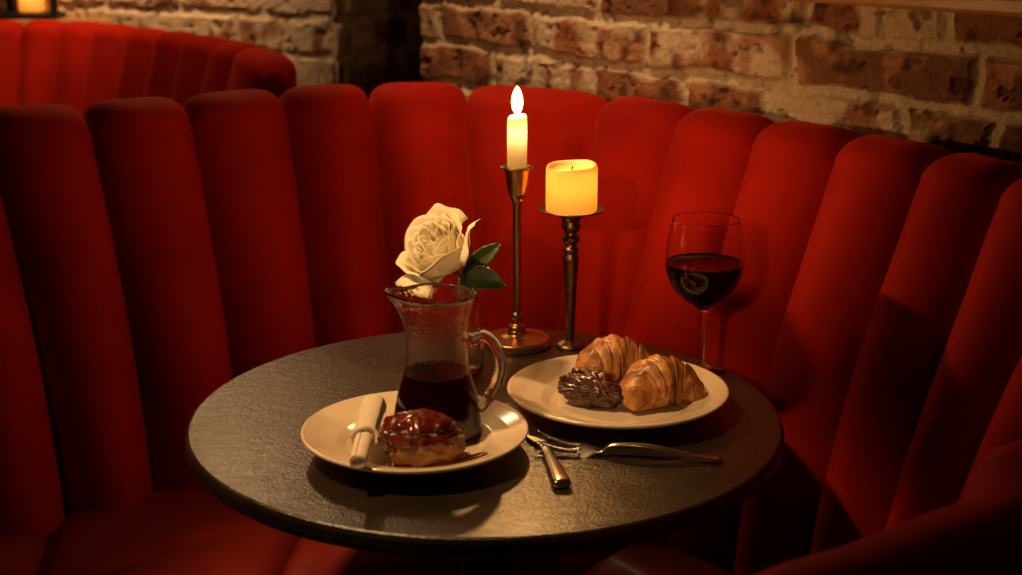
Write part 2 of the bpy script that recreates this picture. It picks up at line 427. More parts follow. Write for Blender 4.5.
def channel(i, parent, rim, base, rn, zt=1.0, zs=.43, depth=.070, nu=18, mat=VELVET, back=.065, zb=.80):
    """one padded vertical channel between seam i and i+1, rolled over the top"""
    A1, B1, A0, B0 = rim[i], rim[i+1], base[i], base[i+1]
    n1 = (B1-A1).normalized(); n = Vector((-n1.y, n1.x))
    vs, rows = [], []
    nv = 22; na = 10
    rows_def = [('f', k/nv) for k in range(nv)]+[('a', k/na) for k in range(na+1)]+[('b', k/3) for k in range(1, 4)]
    for kind, w in rows_def:
        for j in range(nu+1):
            u = j/nu; x = 2*u-1
            bul = (1-abs(x)**2.0)**.72 if abs(x) < 1 else 0
            bul_t = (1-abs(x)**4.5)**.6 if abs(x) < 1 else 0
            r_n = rn[i].lerp(rn[i+1], u).normalized()
            top = A1.lerp(B1, u); bot = A0.lerp(B0, u)
            zr = zt-.034*(1-bul_t); rh = .032
            if kind == 'f':
                z = zs+(zr-rh-zs)*w; t = max(0, (z-zs)/(zt-zs))
                P = bot.lerp(top, prof(t))-r_n*(depth*bul*(1-.25*t)+.008*bul*math.sin(PI*min(1, t*1.3)))
                z_ = z
            elif kind == 'a':
                t = (zr-rh-zs)/(zt-zs); t2 = 1-.0
                Pf = bot.lerp(top, prof(t))-r_n*(depth*bul*.75)
                Pb = top+r_n*(back-.02*(1-bul_t))
                a = PI*w
                P = (Pf+Pb)/2+(Pf-Pb)/2*math.cos(a); z_ = zr-rh+rh*math.sin(a)
            else:
                P = top+r_n*(back-.02*(1-bul_t)); z_ = (zr-rh)*(1-w)+zb*w
            nz = noise.noise(Vector((P.x*9, P.y*9, z_*7)))*.004*bul
            vs.append(Vector((P.x-r_n.x*nz, P.y-r_n.y*nz, z_)))
    nr = len(rows_def); fs = []
    for a in range(nr-1):
        for j in range(nu):
            fs.append([a*(nu+1)+j, a*(nu+1)+j+1, (a+1)*(nu+1)+j+1, (a+1)*(nu+1)+j])
    return mesh('back_channel', vs, fs, mat, parent)

booth = thing('booth_seat', 'curved red velvet channel-back booth wrapping around the laid table', 'booth', (0, 0, 0))
for i in range(len(rim)-1): channel(i, booth, rim, base, rn)
def strip(name, inner, outer, z0, z1, mat, parent, closed_ends=True):
    vs, fs = [], []
    for a, b in zip(inner, outer):
        vs += [Vector((a.x, a.y, z0)), Vector((a.x, a.y, z1)), Vector((b.x, b.y, z1)), Vector((b.x, b.y, z0))]
    n = len(inner)
    for i in range(n-1):
        for k in range(4): fs.append([i*4+k, i*4+(k+1) % 4, i*4+4+(k+1) % 4, i*4+4+k])
    fs += [[0, 1, 2, 3], [n*4-1, n*4-2, n*4-3, n*4-4]]
    return mesh(name, vs, fs, mat, parent, smooth=False)
o1 = [p+n*.048 for p, n in zip(rim, rn)]; i1 = [p+n*.015 for p, n in zip(rim, rn)]
strip('back_shell', i1, o1, 0, .93, SHELLMAT, booth)
# seat cushions: stations along inner edge matched with stations along the back
inner_pts = [(-.86, 1.22), (-.72, 1.30), (-.60, 1.39), (-.48, 1.49), (-.38, 1.58), (-.303, 1.655), (-.235, 1.712), (-.177, 1.756), (-.12, 1.795), (-.05, 1.812), (.02, 1.797), (.077, 1.760), (.12, 1.71), (.153, 1.662), (.19, 1.60), (.225, 1.52), (.25, 1.43), (.26, 1.33), (.26, 1.13)]
inn = bezier([Vector((x, y, 0)) for x, y in inner_pts], 18*4)
bas = bezier([Vector((p.x, p.y, 0)) for p in base], 17*6)
def resample(P, n):
    L = [0]
    for a, b in zip(P[:-1], P[1:]): L.append(L[-1]+(b-a).length)
    out = []; k = 0
    for i in range(n):
        s = L[-1]*i/(n-1)
        while k < len(L)-2 and L[k+1] < s: k += 1
        t = (s-L[k])/max(1e-9, L[k+1]-L[k]); out.append(P[k].lerp(P[k+1], min(1, t)))
    return out
NS = 61
# stations: blend by x so that seams run radially
innR = resample(inn, NS)
bR = resample(bas, NS)
def seat_cushion(a, b):
    vs, fs = [], []; nu = b-a; nv = 16; pr = []
    for i in range(a, b+1):
        I, O = innR[i], bR[i]; u = (i-a)/nu
        edge = min(1, min(u, 1-u)*nu/1.2)
        row = []
        for k in range(nv+1):
            v = k/nv
            P = I.lerp(O, v)
            puff = (1-(2*v-1)**6)**.5*.022
            eu = (1-(1-edge)**2)**.5 if edge < 1 else 1
            z = .428+puff*(.35+.65*eu)-(.012*(1-eu))+noise.noise(P*7)*.004
            row.append(Vector((P.x, P.y, z)))
        # front roll down
        out = (I-O).normalized()
        pre = [Vector((I.x, I.y, .33)), Vector((I.x+out.x*.012, I.y+out.y*.012, .345)), Vector((I.x+out.x*.018, I.y+out.y*.018, .385)), Vector((I.x+out.x*.012, I.y+out.y*.012, .42))]
        row = pre+row+[Vector((O.x, O.y, .33))]
        pr.append(row)
    m = len(pr[0])
    for r in pr: vs += r
    for i in range(len(pr)-1):
        for k in range(m): fs.append([i*m+k, i*m+(k+1) % m, (i+1)*m+(k+1) % m, (i+1)*m+k])
    fs.append(list(range(m))); fs.append([(len(pr)-1)*m+k for k in range(m)][::-1])
    mesh('seat_cushion', vs, fs, SEATMAT, booth)
kse = min(range(NS), key=lambda i: (innR[i].to_2d()-Vector((-.303, 1.662))).length)
for a, b in ((0, kse//2), (kse//2, kse), (kse, kse+16), (kse+16, kse+27), (kse+27, 60)): seat_cushion(a, b)
pin = [p.lerp(q, .06).to_2d() for p, q in zip(innR, bR)]; pout = [p.lerp(q, .95).to_2d() for p, q in zip(innR, bR)]
strip('seat_plinth', pin, pout, 0, .335, SHELLMAT, booth)

# ------------------------------------------------------------------ far booth with its table
fb = thing('booth_seat', 'smaller looking red channel-back booth in the far left background', 'booth', (0, 0, 0))
frim = [Vector((-1.95, 3.34)), Vector((-1.83, 3.46)), Vector((-1.69, 3.54)), Vector((-1.55, 3.59)), Vector((-1.38, 3.60))]+[at(x, y, z=1.0).to_2d() for x, y in [(21, 20), (61, 20.5), (96, 23), (130, 26.5), (160, 30), (188, 34), (217, 38.5), (243, 44), (268, 55)]]
frn = normals(frim); fbase = [p-n*.11 for p, n in zip(frim, frn)]
for i in range(len(frim)-1): channel(i, fb, frim, fbase, frn, depth=.040, nu=18)
strip('back_shell', [p+n*.012 for p, n in zip(frim, frn)], [p+n*.045 for p, n in zip(frim, frn)], 0, .93, SHELLMAT, fb)
strip('seat_cushion', [p-n*.30 for p, n in zip(fbase, frn)], fbase, .33, .45, SEATMAT, fb)
strip('seat_plinth', [p-n*.26 for p, n in zip(fbase, frn)], fbase, 0, .33, SHELLMAT, fb)
def end_cap(par, ch, nu, first=False):
    vs = [v.co.copy() for v in ch.data.vertices]; col = [vs[i] for i in range(0 if first else nu, len(vs), nu+1)]
    mesh('end_panel', col+[], [list(range(len(col)))], SHELLMAT if first else VELVET, par, smooth=False)
fch = [o for o in fb.children if o.name.startswith('back_channel')]
end_cap(fb, max(fch, key=lambda o: max(v.co.x for v in o.data.vertices)), 18)
ft = thing('round_table', 'dark round table top just visible inside the far left booth', 'table', (-1.36, 3.02, 0))
lathe('tabletop', [(0, .805), (.29, .805), (.30, .81), (.30, .825), (.295, .83), (0, .83)], TABLETOP, ft)
lathe('pedestal', [(0, .02), (.155, .02), (.155, .03), (.04, .06), (.035, .805), (0, .805)], DARKMETAL, ft, seg=32)
lathe('foot', [(0, 0), (.165, 0), (.165, .02), (0, .02)], DARKMETAL, ft, seg=32)

# shelf behind the far booth carrying a lantern
lp = at(32, 8, Y=3.80)
sh = mesh('wall_shelf', *box_data((-.45, -.075, .965), (.40, .075, .990)), WOOD, smooth=False)
sh.location = (lp.x, lp.y, 0); bevel(sh, .004)
tag(sh, 'narrow wooden shelf behind the far left booth', 'shelf')
ln = thing('candle_lantern', 'dark framed lantern around the candle at the top left corner', 'lantern', (lp.x, lp.y, .9905))
mesh('lantern_base', *box_data((-.085, -.07, 0), (.085, .07, .014)), DARKMETAL, ln, smooth=False)
for sx in (-1, 1):
    for sy in (-1, 1):
        mesh('lantern_post', *box_data((sx*.078-.008, sy*.062-.006, .014), (sx*.078+.008, sy*.062+.006, .20)), DARKMETAL, ln, smooth=False)
mesh('lantern_top', *join(box_data((-.09, -.075, .20), (.09, .075, .212)), box_data((-.05, -.045, .212), (.05, .045, .24))), DARKMETAL, ln, smooth=False)
fc = thing('pillar_candle', 'blurred glowing candle inside the dark lantern at top left', 'candle', (lp.x, lp.y, 1.006))
lathe('wax_body', [(0, 0), (.031, 0), (.033, .004), (.033, .085), (.028, .088), (.02, .08), (0, .078)], GLOWWAX, fc, seg=40)
fl = lathe('flame', [(0, .088), (.005, .095), (.006, .104), (.0, .128)], FLAME, fc, seg=16)

# ------------------------------------------------------------------ armchair in the near right corner
ac = thing('armchair', 'blurred red velvet tub armchair in the near right corner', 'armchair', (0, 0, 0))
sil = [((768, 600), .78), ((795, 572), .81), ((865, 550), .86), ((926, 525), .92), ((975, 507), .97), ((1003, 496), 1.0), ((1020, 476), 1.04), ((1034, 440), 1.08)]
ap = [at(x, y, Y=Y) for (x, y), Y in sil]
ap = ap+[Vector((.47, 1.02, ap[-1].z+.035)), Vector((.53, .90, ap[-1].z+.05)), Vector((.57, .72, ap[-1].z+.05)), Vector((.53, .52, ap[-1].z+.03)), Vector((.42, .40, ap[-1].z))]
ap = bezier(ap, 60)
vs, fs = [], []
pr = None
for i, p in enumerate(ap):
    a = ap[max(i-1, 0)]; b = ap[min(i+1, len(ap)-1)]; t = (b-a); t.z = 0; t.normalize(); n = Vector((-t.y, t.x, 0)); R = .042
    row = [Vector((p.x+n.x*R*.6, p.y+n.y*R*.6, .12)), Vector((p.x+n.x*R*.8, p.y+n.y*R*.8, p.z-.14)), ]
    for k in range(13):
        an = PI*k/12; row.append(p+n*R*math.cos(an)+Vector((0, 0, -R+R*math.sin(an))))
    row += [Vector((p.x-n.x*R*.8, p.y-n.y*R*.8, p.z-.14)), Vector((p.x-n.x*R*.6, p.y-n.y*R*.6, .12))]
    vs += row; m = len(row)
for i in range(len(ap)-1):
    for k in range(m): fs.append([i*m+k, i*m+(k+1) % m, (i+1)*m+(k+1) % m, (i+1)*m+k])
fs += [list(range(m)), [(len(ap)-1)*m+k for k in range(m)]]
mesh('padded_back', vs, fs, VELVET, ac)
cc = Vector((.36, .70))
lathe('seat_cushion', [(0, .30), (.15, .30), (.165, .33), (.165, .40), (.15, .43), (0, .44)], SEATMAT, ac, c=(.34, .68, 0), seg=40)
for k in range(4):
    a = PI/4+k*PI/2; x, y = .34+.13*math.cos(a), .68+.13*math.sin(a)
    tube('leg', [(x, y, 0), (x*1, y, .30)], [.012, .018], DARKMETAL, ac)

# ------------------------------------------------------------------ the table
TX, TY, TR, TZ = -.028, 1.478, .3250, .74
tb = thing('round_table', 'round dark stone-topped pedestal table laid with plates, wine and candles', 'table', (TX, TY, 0))
lathe('tabletop', [(0, .715), (TR-.012, .715), (TR-.003, .719), (TR, .724), (TR, .734), (TR-.0015, .7385), (TR-.004, .740), (TR-.02, .740), (.2, .74), (0, .740)], TABLETOP, tb, seg=160)
lathe('pedestal', [(0, .02), (.03, .03), (.03, .60), (.04, .66), (.09, .712), (0, .714)], DARKMETAL, tb, seg=40)
lathe('foot', [(0, 0), (.15, 0), (.15, .012), (.05, .035), (0, .04)], DARKMETAL, tb, seg=48)
TZ += .0003

# ------------------------------------------------------------------ plates
def plate(x, y, R, label):
    p = thing('dinner_plate', label, 'plate', (x, y, TZ), group='cream plates on the table')
    s = R/.12
    pr = [(0, .003), (.055*s, .003), (.057*s, 0), (.063*s, 0), (.066*s, .003), (.076*s, .008), (.10*s, .0155), (.1175*s, .0215), (.1195*s, .0235), (.12*s, .0248), (.1192*s, .0262), (.117*s, .0265), (.114*s, .0250), (.10*s, .0195), (.083*s, .0145), (.078*s, .0118), (.073*s, .0085), (.066*s, .0070), (.03*s, .0064), (0, .0064)]
    lathe('plate_body', pr, CERAMIC, p, seg=120)
    return p, s
pl1, s1 = plate(-.098, 1.361, .116, 'cream plate under the glass jug and glazed bun')
pl2, s2 = plate(.118, 1.487, .1225, 'cream plate holding two croissants and a dark pastry')
# relief scrolls pressed into the rims
def scroll(par, s, ang0, n, R=.099):
    datas = []
    for k in range(n):
        a = ang0+k*.085; c = Vector((math.cos(a), math.sin(a), 0)); tg = Vector((-math.sin(a), math.cos(a), 0))
        pts = []
        for j in range(14):
            th = j/13*4.6; rr = .0032*(1-j/20)
            q = c*(R*s+rr*math.cos(th)*1.4)+tg*rr*math.sin(th)
            rad = q.length/s
            pts.append(Vector((q.x, q.y, .0192+(rad-.10)*.40+.0003)))
        datas.append(tube_data(pts, .0006, seg=6))
    o = mesh('relief_scroll', *join(*datas), CERAMIC, par)
scroll(pl2, s2, -.42, 4); scroll(pl2, s2, 3.2, 3)

# ------------------------------------------------------------------ lumpy food helper
def blob(name, c, size, mat, parent=None, rz=0, amp=.12, fs=3, amp2=.04, f2=11, sub=5, shape=None, seed=0, zmin=None, keep=None):
    bm = bmesh.new(); bmesh.ops.create_icosphere(bm, subdivisions=sub, radius=1)
    R = Matrix.Rotation(rz, 3, 'Z'); off = Vector((seed*3.1, seed*1.7, seed*.9))
    bake = []
    for v in bm.verts:
        p = v.co.copy(); n = 1+amp*noise.noise(p*fs+off)+amp2*noise.noise(p*f2+off)+amp2*.5*noise.noise(p*f2*2.3+off)
        q = p*n
        if shape: q = shape(q)
        q = Vector((q.x*size[0], q.y*size[1], q.z*size[2])); q = R @ q
        q += Vector(c)
        if zmin is not None and q.z < zmin: q.z = zmin+(q.z-zmin)*.05
        v.co = q
    if keep:
        dl = [v for v in bm.verts if not keep(v.co)]; bmesh.ops.delete(bm, geom=dl, context='VERTS')
    me = bpy.data.meshes.new(name); bm.to_mesh(me); bm.free()
    me.polygons.foreach_set('use_smooth', [True]*len(me.polygons))
    return link(name, me, mat, parent)

PZ1 = TZ+.0064; PZ2 = TZ+.0064
# glazed bun in front of the jug
bc = at(424, 448, z=PZ1+.018)
bun = thing('glazed_bun', 'round bun with a glossy dark berry glaze before the jug', 'pastry', (0, 0, 0))
blob('bun_body', (bc.x+.001, bc.y+.001, PZ1+.0215), (.0385, .028, .0255), BREAD, bun, rz=.05, amp=.14, seed=2, zmin=PZ1+.0004)
def glazeshape(q):
    return Vector((q.x, q.y, q.z))
gl = blob('berry_glaze', (bc.x-.003, bc.y+.003, PZ1+.0295), (.0395, .0285, .0245), GLAZE, bun, rz=.05, amp=.16, fs=2.6, amp2=.09, f2=9, seed=5,
     keep=lambda p: p.z > PZ1+.0270-.28*(p.x-bc.x)*0+.5*max(0, bc.x-p.x-.010)*-1+.004*math.sin(p.x*170)+.003*math.sin(p.x*410+1))
sol = gl.modifiers.new('thick', 'SOLIDIFY'); sol.thickness = .0028; sol.offset = 0
# syrup that has run onto the plate
sp = [(-.040, .004), (-.028, -.013), (-.006, -.021), (.022, -.019), (.045, -.010), (.060, .004), (.058, .012), (.045, .012), (.03, .006), (.0, .012), (-.03, .016)]
vs = []; fs = []
cx, cy = bc.x+.002, bc.y-.006
PROF_TOP = [(0, .0064), (.066, .0070), (.073, .0085), (.078, .0118), (.083, .0145), (.10, .0195), (.114, .0250)]
def plate_z(x, y):
    rr = math.hypot(x+.098, y-1.361)/s1
    for (a, b), (c, d) in zip(PROF_TOP[:-1], PROF_TOP[1:]):
        if rr <= c: return TZ+b+(d-b)*(rr-a)/(c-a)
    return TZ+.025
ring = [v.to_2d() for v in bezier([Vector((x, y, 0)) for x, y in sp+[sp[0]]], 66)][:-1]
for lay, (k, z) in enumerate(((1, .0001), (.985, .0012), (.93, .0021), (.5, .0023))):
    for q in ring: vs.append(Vector((cx+q.x*k, cy+q.y*k, plate_z(cx+q.x*k, cy+q.y*k)+z+.0004)))
n_ = len(ring)
for a in range(3):
    for k in range(n_): fs.append([a*n_+k, a*n_+(k+1) % n_, (a+1)*n_+(k+1) % n_, (a+1)*n_+k])
vs.append(Vector((cx, cy, plate_z(cx, cy)+.0028)))
for k in range(n_): fs.append([3*n_+k, 3*n_+(k+1) % n_, len(vs)-1])
tag(mesh('berry_syrup', vs, fs, SAUCE), 'red syrup pooled on the plate around the glazed bun', 'syrup', kind='stuff')

# rolled cloth napkin lying over the rim
a_ = Vector((-.1445, 1.408, TZ+.032)); b_ = Vector((-.1435, 1.243, TZ+.036))
nk = thing('napkin', 'cream cloth napkin rolled into a tapered tube on the left plate', 'napkin', (0, 0, 0))
def roll_data(p, q, r0, r1, turns=2.4, squash=.85):
    ax = (q-p).normalized(); u = ax.cross(Vector((0, 0, 1))).normalized(); w = u.cross(ax)
    vs, fs = [], []; nt_, nl_ = 60, 16
    for i in range(nl_+1):
        s = i/nl_; R = r0+(r1-r0)*s
        for k in range(nt_+1):
            th = k/nt_*turns*2*PI; rr = R*(1-.42*(1-k/nt_))
            rr *= 1+.05*noise.noise(Vector((s*5, math.cos(th)*1.3, math.sin(th)*1.3)))
            vs.append(p.lerp(q, s)+u*rr*math.cos(th)+w*rr*math.sin(th)*squash)
    for i in range(nl_):
        for k in range(nt_): fs.append([i*(nt_+1)+k, i*(nt_+1)+k+1, (i+1)*(nt_+1)+k+1, (i+1)*(nt_+1)+k])
    return vs, fs
m_ = a_.lerp(b_, .60)
nb_ = mesh('outer_wrap', *roll_data(a_, m_, .0145, .0125), CLOTH, nk)
so = nb_.modifiers.new('thick', 'SOLIDIFY'); so.thickness = .0011; so.offset = 0
nb2 = mesh('inner_roll', *roll_data(a_.lerp(b_, .5), b_, .0098, .0082, 2.2), CLOTH, nk)
so = nb2.modifiers.new('thick', 'SOLIDIFY'); so.thickness = .0011; so.offset = 0
for q_, r_ in ((a_.lerp(b_, .012), .0138), (b_.lerp(a_, .012), .0076)):
    ax0 = (b_-a_).normalized(); tube('rolled_core', [q_, q_+ax0*.0012], r_, CLOTH, nk, seg=24)
ringp = []
ax = (b_-a_).normalized(); u_ = ax.cross(Vector((0, 0, 1))).normalized(); w_ = u_.cross(ax)
for k in range(25):
    th = 2*PI*k/24; ringp.append(m_+ax*(.002*math.sin(th*2))+u_*.0125*math.cos(th)+w_*.0112*math.sin(th))
tube('folded_cuff', ringp, .0022, CLOTH, nk, seg=8)

# ------------------------------------------------------------------ croissants
def croissant(loc, rz, L, R, label, bend=1.9, seed=0, hscale=1.0, tipk=1.0, roll=0.0):
    """crescent with overlapping dough layers: L spine radius, R body radius"""
    root = thing('croissant', label, 'croissant', loc, rz, 'croissants on the right plate')
    ns, nc = 150, 48; vs, fs = [], []; bake = []
    nlay = 7
    for i in range(ns+1):
        s = i/ns*2-1                         # -1..1
        a = s*bend*.5*PI/1.9*1.9/1.0/1.6
        spine = Vector((L*math.sin(a)*1.15, L*(math.cos(a)-1)*1.0, 0))
        t = Vector((math.cos(a)*1.15, -math.sin(a), 0)).normalized(); n = Vector((-t.y, t.x, 0))
        env = max(0, 1-abs(s)**1.9)**.72
        for k in range(nc):
            th = 2*PI*k/nc
            # layers step down towards the tips, their edges slanting around the body
            x = abs(s)*nlay*.5+.18*math.sin(th+(.6 if s > 0 else -.6))+.06*noise.noise(Vector((th, s*3, seed)))
            fr = x-math.floor(x)
            step = .20*(1-fr)**.9-.10*math.exp(-(fr/.05)**2)-.10*math.exp(-((1-fr)/.06)**2)
            r = R*(env*(.92+step*.9)+.02)
            r *= 1+.07*noise.noise(Vector((math.cos(th)*2+seed, math.sin(th)*2, s*6)))+.035*noise.noise(Vector((math.cos(th)*6+seed, math.sin(th)*6, s*22)))
            P = spine+n*r*math.cos(th)+Vector((0, 0, r*math.sin(th)*hscale))
            vs.append(P)
            bake.append(.16*(1-fr)**2-.06+.22*math.exp(-((1-fr)/.10)**2)+.12*math.sin(th)*.5+.25*noise.noise(Vector((s*9+seed, th, 2)))*.5)
    for i in range(ns):
        for k in range(nc): fs.append([i*nc+k, i*nc+(k+1) % nc, (i+1)*nc+(k+1) % nc, (i+1)*nc+k])
    fs += [list(range(nc))[::-1], [ns*nc+k for k in range(nc)]]
    zmin = -R*hscale*.80
    for v in vs:
        if v.z < zmin: v.z = zmin+(v.z-zmin)*.08
    # drooping tips
    for j, v in enumerate(vs):
        s = (j//nc)/ns*2-1; v.z -= .55*R*hscale*abs(s)**2.5
    lowest = min(v.z for v in vs)
    for v in vs: v.z -= lowest
    o = mesh('crust', vs, fs, CRUST, root)
    atr = o.data.attributes.new('bake', 'FLOAT', 'POINT'); atr.data.foreach_set('value', bake)
    return root
c1_ = at(660, 417, z=PZ2); c2_ = at(615, 392, z=PZ2)
croissant((c1_.x+.002, c1_.y+.040, PZ2), math.radians(20), .0370, .0280, 'golden croissant at the front right of the plate', bend=1.35, seed=1, hscale=1.0)
croissant((c2_.x, c2_.y+.036, PZ2), math.radians(14), 0.051, .0240, 'golden croissant lying behind the dark pastry on the plate', bend=1.0, seed=4, hscale=1.15)
dk = thing('dark_pastry', 'lumpy pastry in sticky dark glaze at the left of the croissants', 'pastry', (0, 0, 0))
dc = at(593, 389, z=PZ2+.018)
blob('pastry_body', (dc.x, dc.y, PZ2+.0185), (.040, .0235, .0205), CHOC, dk, rz=math.radians(-32), amp=.25, fs=2.2, amp2=.075, f2=7, sub=6, seed=9, zmin=PZ2+.0004)

# ------------------------------------------------------------------ glass jug with wine
JX, JY = -.0765, 1.392
JZ = PZ1+.0004
S_ = 1.0
outer = [(0, 0), (.036, 0), (.0430, .002), (.0462, .007), (.0466, .013), (.0445, .030), (.0408, .047), (.0368, .062), (.0340, .075), (.0325, .087), (.0320, .099), (.0326, .113), (.0345, .127), (.0372, .139), (.0396, .1465), (.0405, .1505)]
inner = [(.0392, .1530), (.0376, .1505), (.0354, .141), (.0326, .127), (.0308, .113), (.0302, .099), (.0307, .087), (.0322, .075), (.0350, .062), (.0390, .047), (.0428, .030), (.0448, .014), (.0440, .008), (.041, .005), (0, .0045)]
def spout(r, z, a):
    k = max(0, (z-.122)/.030); d = (a-PI+PI) % (2*PI)-PI
    d = abs(((a-PI*1.0)+PI) % (2*PI)-PI)
    g = math.exp(-(d/.36)**2)*min(1.1, k)**1.5
    return r+.0125*g, z+.0035*g
jug = thing('glass_jug', 'clear glass jug half full of dark red wine on the left plate', 'jug', (JX, JY, JZ))
lathe('jug_body', [(0, 0), (.036, 0)]+curved(outer[2:]+[(.0403, .1528)]+inner[:-1], 110)+[inner[-1]], JUGGLASS, jug, seg=96, fn=spout, sharp=False)
hp = bezier([(.0335, 0, .104), (.046, 0, .110), (.058, 0, .104), (.0655, 0, .090), (.0665, 0, .074), (.062, 0, .057), (.053, 0, .041), (.0440, 0, .030)], 42)
hp = [Matrix.Rotation(-.12, 3, 'Z') @ p for p in hp]
tube('jug_handle', hp, [(.0055+.0028*max(0, 1-i/6), .0075+.004*max(0, 1-i/6)) if i < 36 else (.0050, .0062) for i in range(len(hp))], JUGGLASS, jug, seg=16)
wl = .0635
wp = [(r-.0003, z) for r, z in inner if z < wl][::-1]
wp[0] = (0, .0073)
rtop = .0337-.0009
wprof = [(0, .0043), (.0412, .0048), (.0443, .0078), (.0451, .014), (.0431, .030), (.0393, .047), (.0353, .062), (.0339, .0690), (.0330, .0682), (.031, .0678), (0, .0678)]
w1 = lathe('red_wine', [wprof[0]]+curved(wprof[1:-1], 50)+[wprof[-1]], WINE, None, seg=96, sharp=False); w1.location = (JX, JY, JZ)
tag(w1, 'dark red wine filling the lower half of the glass jug', 'wine')

# ------------------------------------------------------------------ wine glass
GX, GY = .228, 1.620
wg = thing('wine_glass', 'stemmed wine glass of red wine at the right edge of the table', 'wine glass', (GX, GY, TZ))
H = .186
og = [(0, 0), (.027, 0), (.0285, .0008), (.0280, .0018), (.020, .0034), (.010, .006), (.0052, .010), (.0042, .018), (.0040, .045), (.0043, .066), (.0058, .0755), (.011, .0815), (.020, .0875), (.031, .097), (.0395, .109), (.0450, .124), (.0466, .136), (.0462, .150), (.0440, .166), (.0408, .180), (.0396, .186)]
ig = [(.0391, .1868), (.0386, .186), (.0398, .180), (.0430, .166), (.0452, .150), (.0456, .136), (.0440, .124), (.0385, .109), (.030, .0985), (.019, .0893), (.010, .0843), (0, .083)]
lathe('glass_body', curved(og+ig, 120)[:-1]+[(0, .083)], GLASS, wg, seg=96, sharp=False)
wp2 = [(0, .0828), (.0102, .0841), (.0193, .0891), (.0303, .0983), (.0388, .1088), (.0443, .1240), (.0456, .1315), (.0458, .1345), (.0445, .1335), (.042, .133), (0, .133)]
w2 = lathe('red_wine', curved(wp2[:-1], 50)+[wp2[-1]], WINE, None, seg=96, sharp=False); w2.location = (GX, GY, TZ)
tag(w2, 'dark red wine in the bowl of the stemmed glass', 'wine')

# ------------------------------------------------------------------ bud vase with the rose
VX, VY = -.068, 1.600
vz = thing('glass_vase', 'small clear glass vase behind the jug holding the rose', 'vase', (VX, VY, TZ))
vo = [(0, 0), (.026, 0), (.0325, .003), (.0355, .012), (.036, .024), (.0345, .040), (.032, .056), (.030, .070), (.0292, .082), (.0295, .092), (.0303, .098)]
vi = [(.0296, .0993), (.0288, .098), (.0280, .092), (.0277, .082), (.0285, .070), (.0305, .056), (.033, .040), (.0343, .024), (.0335, .013), (.030, .007), (0, .006)]
lathe('vase_body', [(0, 0)]+curved(vo[1:]+vi[:-1], 90)+[vi[-1]], GLASS, vz, seg=80, sharp=False)
rose = thing('rose', 'cream white rose with dark green leaves standing behind the jug', 'flower', (0, 0, 0))
HC = at(437, 250, Y=1.525)
LOOSE = ((3.7, .006, .036), (5.9, .002, .044), (1.2, .002, .046))                       # heart of the bloom
axis = Vector((-.50, -.45, .72)).normalized()
Q = Vector((0, 0, 1)).rotation_difference(axis).to_matrix()
def petal(ang, r0, h, width, curl, flare, seed, lean=0.0, tip=0.0):
    nu, nv = 18, 16; vs, fs = [], []
    for i in range(nv+1):
        v = i/nv
        rad = r0*(.18+.82*math.sin(min(1, v*1.35)*PI/2)**.85)+flare*max(0, v-.55)**1.6*2.2
        wv = width*(.35+.65*math.sin(min(1, v*1.25)*PI/2))
        for j in range(nu+1):
            u = j/nu*2-1
            edge = abs(u)**2.6
            hz = h*v-h*.30*edge*v**1.5+tip*h*v**3*math.exp(-(u*3.2)**2)
            lipk = max(0, v-.80)/.20
            rr = rad+curl*lipk**1.8*(1+.35*math.sin(u*3+seed))*(1-.2*edge)+.0010*u*4*.5
            hz -= curl*.55*lipk**2.2
            rr += .0014*noise.noise(Vector((u*2.3+seed, v*3, seed)))*(1+2*v)
            a = ang+u*wv+.05*math.sin(v*4+seed)
            vs.append(Vector((rr*math.cos(a)+lean*v*math.cos(ang), rr*math.sin(a)+lean*v*math.sin(ang), hz)))
    for i in range(nv):
        for j in range(nu): fs.append([i*(nu+1)+j, i*(nu+1)+j+1, (i+1)*(nu+1)+j+1, (i+1)*(nu+1)+j])
    vs = [(Q @ (v-Vector((0, 0, .030))))*1.09+HC for v in vs]
    o = mesh('petal', vs, fs, PETAL, rose)
    s = o.modifiers.new('thick', 'SOLIDIFY'); s.thickness = .0006; s.offset = 0
    return o
rg = random.Random(4)
layers = [(3, .0040, .050, 1.30, .0006, 0, 0), (3, .0080, .051, 1.20, .0008, 0, .4), (4, .0120, .051, 1.0, .0012, 0, .1), (4, .0165, .051, .92, .0018, 0, .7), (5, .0215, .050, .84, .0026, .001, .3), (5, .0265, .049, .78, .0036, .002, .9), (4, .0310, .047, .92, .0048, .003, .2)]
sd = 0
for (n, r0, h, w, curl, fl_, ph) in layers:
    for k in range(n):
        sd += 1; petal(2*PI*k/n+ph+rg.uniform(-.12, .12), r0*rg.uniform(.95, 1.05), h*rg.uniform(.96, 1.05), w, curl, fl_, sd, tip=.05)
# loose outer petals
for a, l, h in LOOSE:
    sd += 1; petal(a, .0335, h, .66, .0085, .010, sd, lean=l, tip=.10)
base_pt = Q @ Vector((0, 0, -.030))+HC
